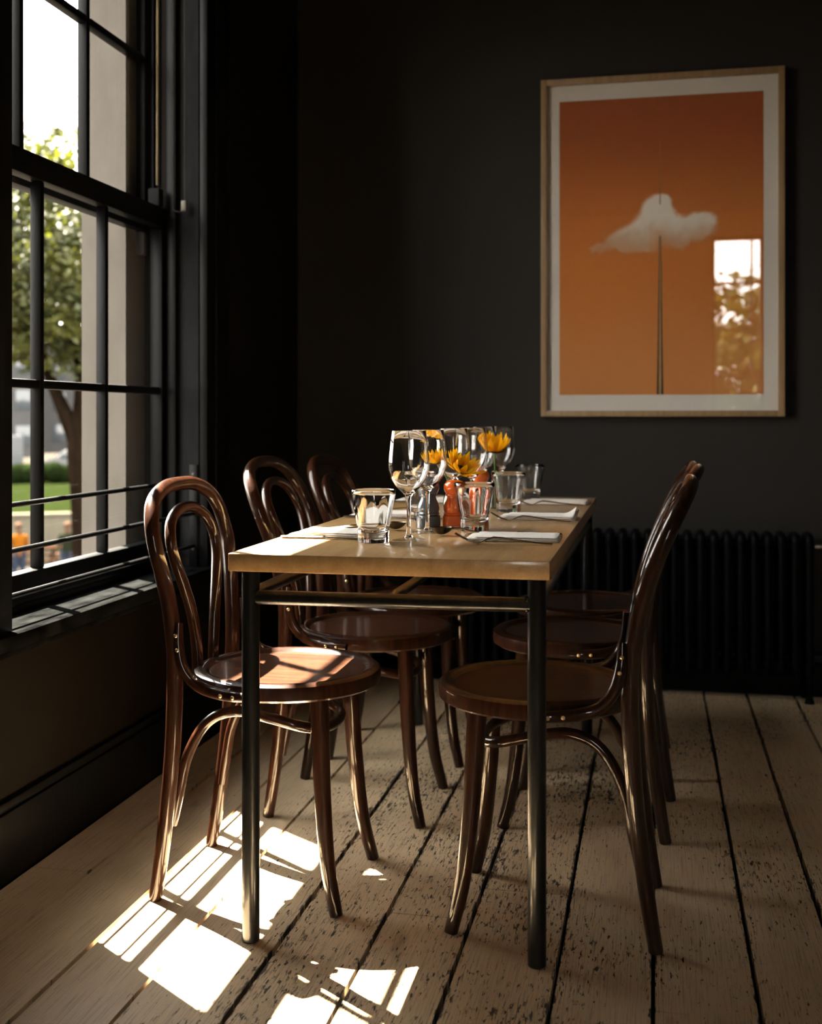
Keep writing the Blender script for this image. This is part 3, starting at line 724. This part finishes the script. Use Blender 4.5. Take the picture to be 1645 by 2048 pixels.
def cutlery(kind, label, x, y, rz, z=TZ):
    t = thing(kind, label, kind, (x, y, z), rz, 'place setting ' + kind + 's')
    bm = nb()
    if kind == 'fork':
        strip(bm, [(0, 0, .0030, .006, .0012), (.004, 0, .0030, .0095, .0016), (.03, 0, .0045, .0085, .0018), (.07, 0, .0085, .0055, .0019), (.10, 0, .0125, .0034, .0022), (.118, 0, .0135, .0030, .0022), (.130, 0, .0105, .0042, .0018), (.140, 0, .0055, .0095, .0013), (.148, 0, .0026, .0125, .0011), (.157, 0, .0034, .0130, .0010)])
        obj('handle', bm, M['steel'], t)
        for k in (-1.5, -.5, .5, 1.5):
            bm = nb(); yy = k * .0070
            strip(bm, [(.155, yy, .0033, .0026, .0010), (.168, yy, .0070, .0021, .0010), (.182, yy, .0135, .0018, .0010), (.196, yy, .0215, .0009, .0007)]); obj('tine', bm, M['steel'], t)
    if kind == 'spoon':
        strip(bm, [(0, 0, .0020, .006, .0010), (.004, 0, .0020, .0090, .0014), (.03, 0, .0026, .0080, .0014), (.07, 0, .0060, .0050, .0017), (.10, 0, .0130, .0034, .0020), (.118, 0, .0175, .0032, .0020), (.131, 0, .0180, .0042, .0014)])
        obj('handle', bm, M['steel'], t)
        bm = nb(); G = []
        for i in range(13):
            u = i / 12; xx = .128 + .050 * u; w_ = .0195 * math.sin(math.pi * (.06 + .90 * u)) ** .6; row = []
            for j in range(9):
                v = -1 + 2 * j / 8; d = .0165 * math.sin(math.pi * min(1, (.02 + .96 * u))) ** .7 * (1 - v * v)
                row.append(bm.verts.new((xx, w_ * v, .0185 - d)))
            G.append(row)
        for A, B in zip(G, G[1:]):
            for j in range(8): bm.faces.new((A[j], A[j + 1], B[j + 1], B[j]))
        bmesh.ops.solidify(bm, geom=bm.faces, thickness=.0011); obj('bowl', bm, M['spoonsteel'], t)
    if kind == 'knife':
        strip(bm, [(0, 0, .0035, .004, .0025), (.003, 0, .0035, .0085, .0034), (.05, 0, .0038, .0080, .0036), (.088, 0, .0040, .0070, .0036), (.094, 0, .0042, .0078, .0040), (.098, 0, .0040, .0055, .0030)]); obj('handle', bm, M['steel'], t)
        bm = nb(); strip(bm, [(.096, 0, .0038, .0070, .0012), (.110, .001, .0034, .0100, .0009), (.150, .001, .0026, .0105, .0008), (.190, .002, .0016, .0085, .0007), (.205, .004, .0013, .0040, .0006), (.210, .006, .0012, .0008, .0005)]); obj('blade', bm, M['steel'], t)
def napkin(label, x, y, rz, sx=.195, sy=.115, dog=False):
    t = tag(None or bpy.data.objects.new('_', None), '', '') if False else None
    bm = nb(); nx, ny = 30, 14
    def layer(x0, x1, y0, y1, z0, z1, seed):
        top, bot = [], []
        for i in range(nx + 1):
            a, b_ = [], []
            for j in range(ny + 1):
                u, v = i / nx, j / ny; e_ = min(u, 1 - u, v * .6, (1 - v) * .6); rd = min(1, e_ / .035) ** .5
                wob = .0012 * noise.noise(Vector((u * 5, v * 3, seed)))
                lift = 0
                if dog and u > .80: lift = .018 * ((u - .80) / .20) ** 2 * v
                xx, yy = x0 + (x1 - x0) * u, y0 + (y1 - y0) * v + .002 * noise.noise(Vector((u * 3, seed, 2)))
                zm = (z0 + z1) / 2
                a.append(bm.verts.new((xx, yy, zm + (z1 - zm) * rd + wob * rd + lift))); b_.append(bm.verts.new((xx, yy, zm + (z0 - zm) * rd + lift * .9)))
            top.append(a); bot.append(b_)
        for i in range(nx):
            for j in range(ny):
                bm.faces.new((top[i][j], top[i + 1][j], top[i + 1][j + 1], top[i][j + 1])); bm.faces.new((bot[i][j + 1], bot[i + 1][j + 1], bot[i + 1][j], bot[i][j]))
        for i in range(nx):
            bm.faces.new((bot[i][0], bot[i + 1][0], top[i + 1][0], top[i][0])); bm.faces.new((top[i][ny], top[i + 1][ny], bot[i + 1][ny], bot[i][ny]))
        for j in range(ny):
            bm.faces.new((top[0][j], top[0][j + 1], bot[0][j + 1], bot[0][j])); bm.faces.new((bot[nx][j], bot[nx][j + 1], top[nx][j + 1], top[nx][j]))
    layer(-sx / 2, sx / 2, -sy / 2, sy / 2, 0, .0042, 1.5)
    layer(-sx / 2 + .002, sx / 2 - .004, -sy / 2 + .0015, sy / 2 - .001, .0040, .0078, 4.2)
    layer(-sx / 2 + .018, sx / 2 - .006, -sy / 2 + .004, sy / 2 - .004, .0076, .0112, 8.1)
    o = obj('napkin', bm, M['napkin'], None, 60); o.location = (x, y, TZ); o.rotation_euler = (0, 0, rz); tag(o, label, 'napkin', 'folded white napkins'); return o
# right side: fork near, napkin, knife beyond, spoon beyond the napkin with its bowl past the napkin end
RS = [(2.395, 'front right'), (2.905, 'middle right'), (3.425, 'far right')]
for i, (yy, nm) in enumerate(RS):
    napkin('folded white napkin of the %s place setting' % nm, -.288, yy, R((1, -1, 0)[i]), dog=(i == 1))
    cutlery('fork', 'steel fork in front of the napkin, %s place setting' % nm, -.200, yy - .094, R(180 + (3, 1, 2)[i]))
    cutlery('knife', 'steel table knife behind the napkin, %s place setting' % nm, -.196, yy + (.091 if i == 0 else .074), R(180))
    if i == 0: cutlery('spoon', 'steel spoon with a dark bowl beside the front right fork tips', -.301, 2.468, R(180 + 10))
LS = [(2.405, 'front window-side'), (2.905, 'middle window-side'), (3.425, 'far window-side')]
for i, (yy, nm) in enumerate(LS):
    napkin('folded white napkin of the %s place setting%s' % (nm, ', in full sun' if i == 0 else ''), -.670, yy, R((-1, 1, 0)[i]))
    cutlery('knife', 'steel table knife in front of the napkin, %s place setting' % nm, -.774, yy - .086, R(0))
    cutlery('fork', 'steel fork behind the napkin, %s place setting' % nm, -.768, yy + .082, R(4))
cutlery('spoon', 'steel spoon lying left of the front wine glass stem, behind the front tumbler', -.728, 2.528, R(3))

# ------------------------------------------------------------ outside
def outp(px, py, z):
    s = (px - 822.5) / 2297
    return Vector((z * (s * math.cos(YAW) - math.sin(YAW)), z * (s * math.sin(YAW) + math.cos(YAW)), 1 - (py - 835) / 2297 * z))
GZ0 = -3.7; LZ = -2.15
bm = nb(); box(bm, -140, 60, -90, 150, GZ0 - .3, GZ0); structure('ground_paving', bm, M['pave'], 'pale paved terrace below the window')
dirv = Vector((-.51, .86, 0)).normalized(); side = Vector((dirv.y, -dirv.x, 0)); AZ = math.atan2(side.y, side.x)
def place(o, d, s=0, z=GZ0): p = dirv * d + side * s; o.location = (p.x, p.y, z); o.rotation_euler = (0, 0, AZ)
bm = nb(); box(bm, -18, 14, 0, 44, 0, 1.55); lw = obj('ground_lawn', bm, M['grass']); lw['kind'] = 'structure'; lw['label'] = 'raised green lawn behind the cream garden wall'; place(lw, 39.4)
bm = nb(); box(bm, -18, 14, 0, .35, 0, 1.50); box(bm, -18.05, 14.05, -.05, .38, 1.50, 1.60, .02); gw = obj('garden_wall', bm, M['creamwall']); tag(gw, 'low cream garden wall with a coping, outside beyond the terrace', 'wall'); place(gw, 39.0)
bm = nb(); box(bm, -22, 18, 0, 9, .0, .06); rd = obj('ground_road', bm, M['asphalt']); rd['kind'] = 'structure'; rd['label'] = 'grey road beyond the lawn'; place(rd, 62, 0, LZ - .02)
def car(label, d, s, mat, hgt=1.45, ln=4.4, van=False):
    t = thing('van' if van else 'car', label, 'van' if van else 'car'); place(t, d, s, LZ + .04)
    bm = nb(); hl = ln / 2
    if van: prof = [(-hl, .35), (-hl, 1.1), (-hl + .5, 1.25), (-hl + 1.0, hgt), (hl - .05, hgt), (hl, hgt - .1), (hl, .35)]
    else: prof = [(-hl, .35), (-hl, .75), (-hl + 1.1, .90), (-hl + 1.8, hgt - .03), (-hl + 3.1, hgt), (hl - .45, .98), (hl, .90), (hl, .35)]
    for yy in (-.85, .85): pass
    A = [bm.verts.new((x_, -.85, z_)) for x_, z_ in prof]; B = [bm.verts.new((x_, .85, z_)) for x_, z_ in prof]
    bm.faces.new(A[::-1]); bm.faces.new(B)
    for k in range(len(prof)): j = (k + 1) % len(prof); bm.faces.new((A[k], A[j], B[j], B[k]))
    bmesh.ops.bevel(bm, geom=list(bm.edges), offset=.05, segments=2, affect='EDGES'); obj('body', bm, mat, t)
    for a, b_ in (((-hl + 1.45, .95), (-hl + 3.3, hgt - .12)),) if not van else (((-hl + .75, 1.2), (-hl + 1.7, hgt - .25)),):
        bm = nb(); box(bm, a[0], b_[0], -.86, -.84, a[1], b_[1], .005); obj('side_window', bm, M['darkglass'], t)
    for xx in (-hl + .8, hl - .8):
        for yy in (-.80, .72):
            bm = nb(); tube(bm, [(xx, yy, .32), (xx, yy + .08, .32)], .32, 20, 1, False); obj('wheel', bm, M['tyre'], t)
car('white car parked beyond the lawn, seen past the tree trunk', 63.5, 2.6, M['carwhite'])
car('pale van parked beyond the lawn at the left edge of the window view', 67.5, -2.4, M['carblue'], 2.1, 4.8, True)
bm = nb(); rr_ = random.Random(5)
for k in range(60):
    sphere(bm, (-12 + 24 * k / 59, rr_.uniform(-.2, .2), rr_.uniform(.35, .55)), rr_.uniform(.45, .6), 8, 6)
hd = obj('hedge', bm, M['hedge']); tag(hd, 'dark clipped hedge at the back of the lawn', 'hedge'); place(hd, 58, 0, LZ - .05)
for lab, d, s, wd, hh, mt in (('pale rendered building far beyond the parked van', 95, -6, 15, 9.5, M['farwall']), ('pale rendered building far beyond the tree trunk', 106, 9.0, 15, 8.6, M['farwall'])):
    t = thing('building', lab, 'building'); place(t, d, s, LZ)
    bm = nb(); box(bm, -wd / 2, wd / 2, 0, 8, 0, hh); obj('wall', bm, mt, t)
    bm = nb(); vs = [bm.verts.new(p) for p in ((-wd / 2 - .3, -.3, hh), (wd / 2 + .3, -.3, hh), (wd / 2 + .3, 8.3, hh), (-wd / 2 - .3, 8.3, hh), (-wd / 2 + 1, 4, hh + 2.2), (wd / 2 - 1, 4, hh + 2.2))]
    for q in ((0, 1, 5, 4), (1, 2, 5), (2, 3, 4, 5), (3, 0, 4), (3, 2, 1, 0)): bm.faces.new([vs[i] for i in q])
    obj('roof', bm, M['roof'], t)
    for fl_ in range(3):
        for k in range(5):
            xx = -wd / 2 + wd * (k + .5) / 5; zz = 1.0 + fl_ * 2.8
            bm = nb(); box(bm, xx - .55, xx + .55, -.06, -.002, zz, zz + 1.5, .01); obj('window', bm, M['darkglass'], t)

def tree(label, base, trunk, crown, nleaf, lsize, seed):
    """trunk: list of branches, each a list of points with radii; crown: list of (centre, radii)"""
    t = thing('tree', label, 'tree', base); rg = random.Random(seed); b0 = Vector(base)
    bm = nb()
    for pts, rad_ in trunk: tube(bm, [tuple(Vector(p) - b0) for p in pts], rad_, 12, 5)
    obj('trunk', bm, M['bark'], t)
    bm = nb(); tot = sum(c[1][0] * c[1][1] * c[1][2] for c in crown)
    for cc, rr in crown:
        cc = Vector(cc) - b0; n = int(nleaf * rr[0] * rr[1] * rr[2] / tot)
        clumps = []
        for _ in range(max(6, n // 28)):
            while True:
                v = Vector((rg.uniform(-1, 1), rg.uniform(-1, 1), rg.uniform(-1, 1)))
                if .25 < v.length < 1: break
            clumps.append(v)
        for k in range(n):
            v = clumps[k % len(clumps)] + Vector((rg.gauss(0, .10), rg.gauss(0, .10), rg.gauss(0, .08)))
            p = cc + Vector((v.x * rr[0], v.y * rr[1], v.z * rr[2]))
            a = Vector((rg.gauss(0, 1), rg.gauss(0, 1), rg.gauss(0, .6))).normalized(); b_ = a.orthogonal().normalized(); s = lsize * rg.uniform(.6, 1.3)
            bm.faces.new([bm.verts.new(q) for q in (p - a * s, p + b_ * s * .55, p + a * s, p - b_ * s * .55)])
    me = bpy.data.meshes.new('foliage'); bm.to_mesh(me); bm.free(); me.materials.append(M['leaf'])
    o = bpy.data.objects.new('foliage', me); COL.objects.link(o); o.parent = t
Z = 20
tb = outp(166, 900, Z); fork_ = outp(158, 880, Z)
def up(px, py, dz=0): return tuple(outp(px, py, Z + dz))
tree('leafy green street tree with a forked brown trunk outside the window', (tb.x, tb.y, GZ0),
     [([(tb.x, tb.y, GZ0), up(166, 1200), up(163, 1000), up(158, 900), up(165, 800), up(160, 700), up(130, 560), up(110, 400)], [.26, .17, .19, .21, .15, .12, .08, .04]),
      ([up(158, 900), up(138, 845), up(112, 785, .3), up(80, 700, .4), up(50, 560, .6)], [.15, .14, .11, .08, .04]),
      ([up(162, 760), up(200, 640, 1), up(230, 500, 1.5)], [.10, .07, .03])],
     [(outp(95, 500, Z), (2.2, 2.2, 1.9)), (outp(105, 350, Z), (1.2, 1.2, 1.0)), (outp(60, 330, Z), (.9, .9, .7)), (outp(60, 480, Z), (1.3, 1.2, 1.5)), (outp(30, 600, Z + .5), (1.7, 1.7, 1.2)), (outp(150, 640, Z), (1.5, 1.5, 1.0)), (outp(230, 520, Z), (1.6, 1.6, 1.5)), (outp(-60, 450, Z), (1.8, 1.8, 1.6)), (outp(100, 725, Z), (1.1, .9, .35))], 30000, .075, 11)
tree('second leafy tree behind the rear windows, seen mirrored in the picture glass', (1.8, -17, GZ0),
     [([(1.8, -17, GZ0), (1.7, -17, -1), (1.9, -17, 1.0), (1.8, -17, 3)], [.25, .2, .16, .05])],
     [((1.4, -17, 1.6), (3.4, 2.2, 2.3)), ((4.2, -17.5, 1.8), (2.2, 2, 1.8)), ((-1.8, -16.5, 1.2), (2.2, 2, 1.8))], 20000, .13, 5)

def person(label, d, s, z, top, bottom, rz, sit=False):
    """continuous skinned figure; clothing shells as children"""
    t = thing('person', label, 'person'); place(t, d, s, z); t.rotation_euler = (0, 0, rz)
    V, Ed, Rd = [], [], []
    def add(p, r, parent=None):
        V.append(p); Rd.append(r)
        if parent is not None: Ed.append((parent, len(V) - 1))
        return len(V) - 1
    pel = add((0, 0, .93), .125); wa = add((0, 0, 1.08), .115, pel); ch = add((0, 0, 1.27), .135, wa); ne = add((0, .01, 1.43), .055, ch)
    he = add((0, .015, 1.52), .075, ne); h2 = add((0, .01, 1.60), .095, he); h3 = add((0, 0, 1.68), .075, h2)
    for q in (-1, 1):
        hp = add((q * .09, 0, .88), .10, pel); kn = add((q * .10, .02, .50), .06, hp); ak = add((q * .10, -.02, .10), .04, kn); ft = add((q * .11, .14, .03), .035, ak)
        sh = add((q * .17, 0, 1.37), .065, ch); el = add((q * .24, -.02, 1.10), .045, sh); wr = add((q * .22, .14, .93), .028, el); pa = add((q * .215, .20, .905), .035, wr)
        for k, (dx, l) in enumerate(((-.030, .055), (-.010, .065), (.010, .062), (.030, .045))):
            f1 = add((q * .215 + dx, .20 + l * .6, .895), .009, pa); add((q * .215 + dx, .20 + l, .875), .008, f1)
        th = add((q * (.215 - .045), .215, .90), .010, pa)
    me = bpy.data.meshes.new('body'); me.from_pydata([Vector(v) for v in V], Ed, []); o = bpy.data.objects.new('body', me); COL.objects.link(o); o.parent = t
    me.materials.append(M['skin'])
    sk = o.modifiers.new('skin', 'SKIN'); 
    for i, r in enumerate(Rd): me.skin_vertices[0].data[i].radius = (r, r * (.8 if i < 3 else 1))
    me.skin_vertices[0].data[0].use_root = True
    o.modifiers.new('sub', 'SUBSURF').levels = 1
    bm = nb()
    rows = [(.13, .10, .84), (.165, .12, .95), (.15, .115, 1.08), (.18, .13, 1.25), (.17, .10, 1.40), (.07, .065, 1.47)]
    rgs = [[bm.verts.new((a * math.cos(k * math.pi / 10), b_ * math.sin(k * math.pi / 10), zz)) for k in range(20)] for a, b_, zz in rows]
    for A, B in zip(rgs, rgs[1:]):
        for k in range(20): bm.faces.new((A[k], A[(k + 1) % 20], B[(k + 1) % 20], B[k]))
    for q in (-1, 1): tube(bm, [(q * .14, 0, 1.39), (q * .19, 0, 1.34), (q * .25, -.02, 1.10), (q * .225, .12, .955)], [.07, .075, .055, .042], 12, 5)
    obj('top', bm, top, t)
    bm = nb()
    for q in (-1, 1): tube(bm, [(q * .06, 0, .95), (q * .09, 0, .85), (q * .10, .02, .50), (q * .10, -.02, .09)], [.12, .115, .078, .065], 14, 5)
    obj('trousers', bm, bottom, t)
    bm = nb(); sphere(bm, (0, -.010, 1.685), .112, 14, 10, (.95, 1.08, .85)); obj('hair', bm, M['hair'], t)
    for q in (-1, 1):
        bm = nb(); sphere(bm, (q * .11, .06, .045), .06, 10, 8, (.85, 2.1, .75)); obj('shoe', bm, M['tyre'], t)
person('person in an olive top and blue jeans standing by the cream garden wall outside', 33.6, 1.18, GZ0, M['olive'], M['jean'], AZ + R(160))
person('person in an orange top outside at the left edge of the window', 33.8, -.12, GZ0, M['orangecloth'], M['jean'], AZ + R(200))
def bench(label, d, s, rz):
    t = thing('picnic_table', label, 'picnic table'); place(t, d, s, GZ0); t.rotation_euler = (0, 0, AZ + rz)
    bm = nb(); box(bm, -.9, .9, -.38, .38, .70, .76, .005); obj('tabletop', bm, M['benchwood'], t)
    for q in (-1, 1): bm = nb(); box(bm, -.9, .9, q * .70 - .14, q * .70 + .14, .42, .46, .005); obj('bench', bm, M['benchwood'], t)
    for xx in (-.65, .65):
        for q in (-1, 1): bm = nb(); tube(bm, [(xx, q * .25, .70), (xx, q * .72, 0)], .04, 4, 1, False); obj('leg', bm, M['benchwood'], t)
        bm = nb(); box(bm, xx - .03, xx + .03, -.72, .72, .36, .42); obj('cross_beam', bm, M['benchwood'], t)
bench('brown wooden picnic table outside left of the person in olive', 36.6, .25, R(8))
bench('brown wooden picnic table outside right of the person in olive', 35.6, 2.35, R(-10))
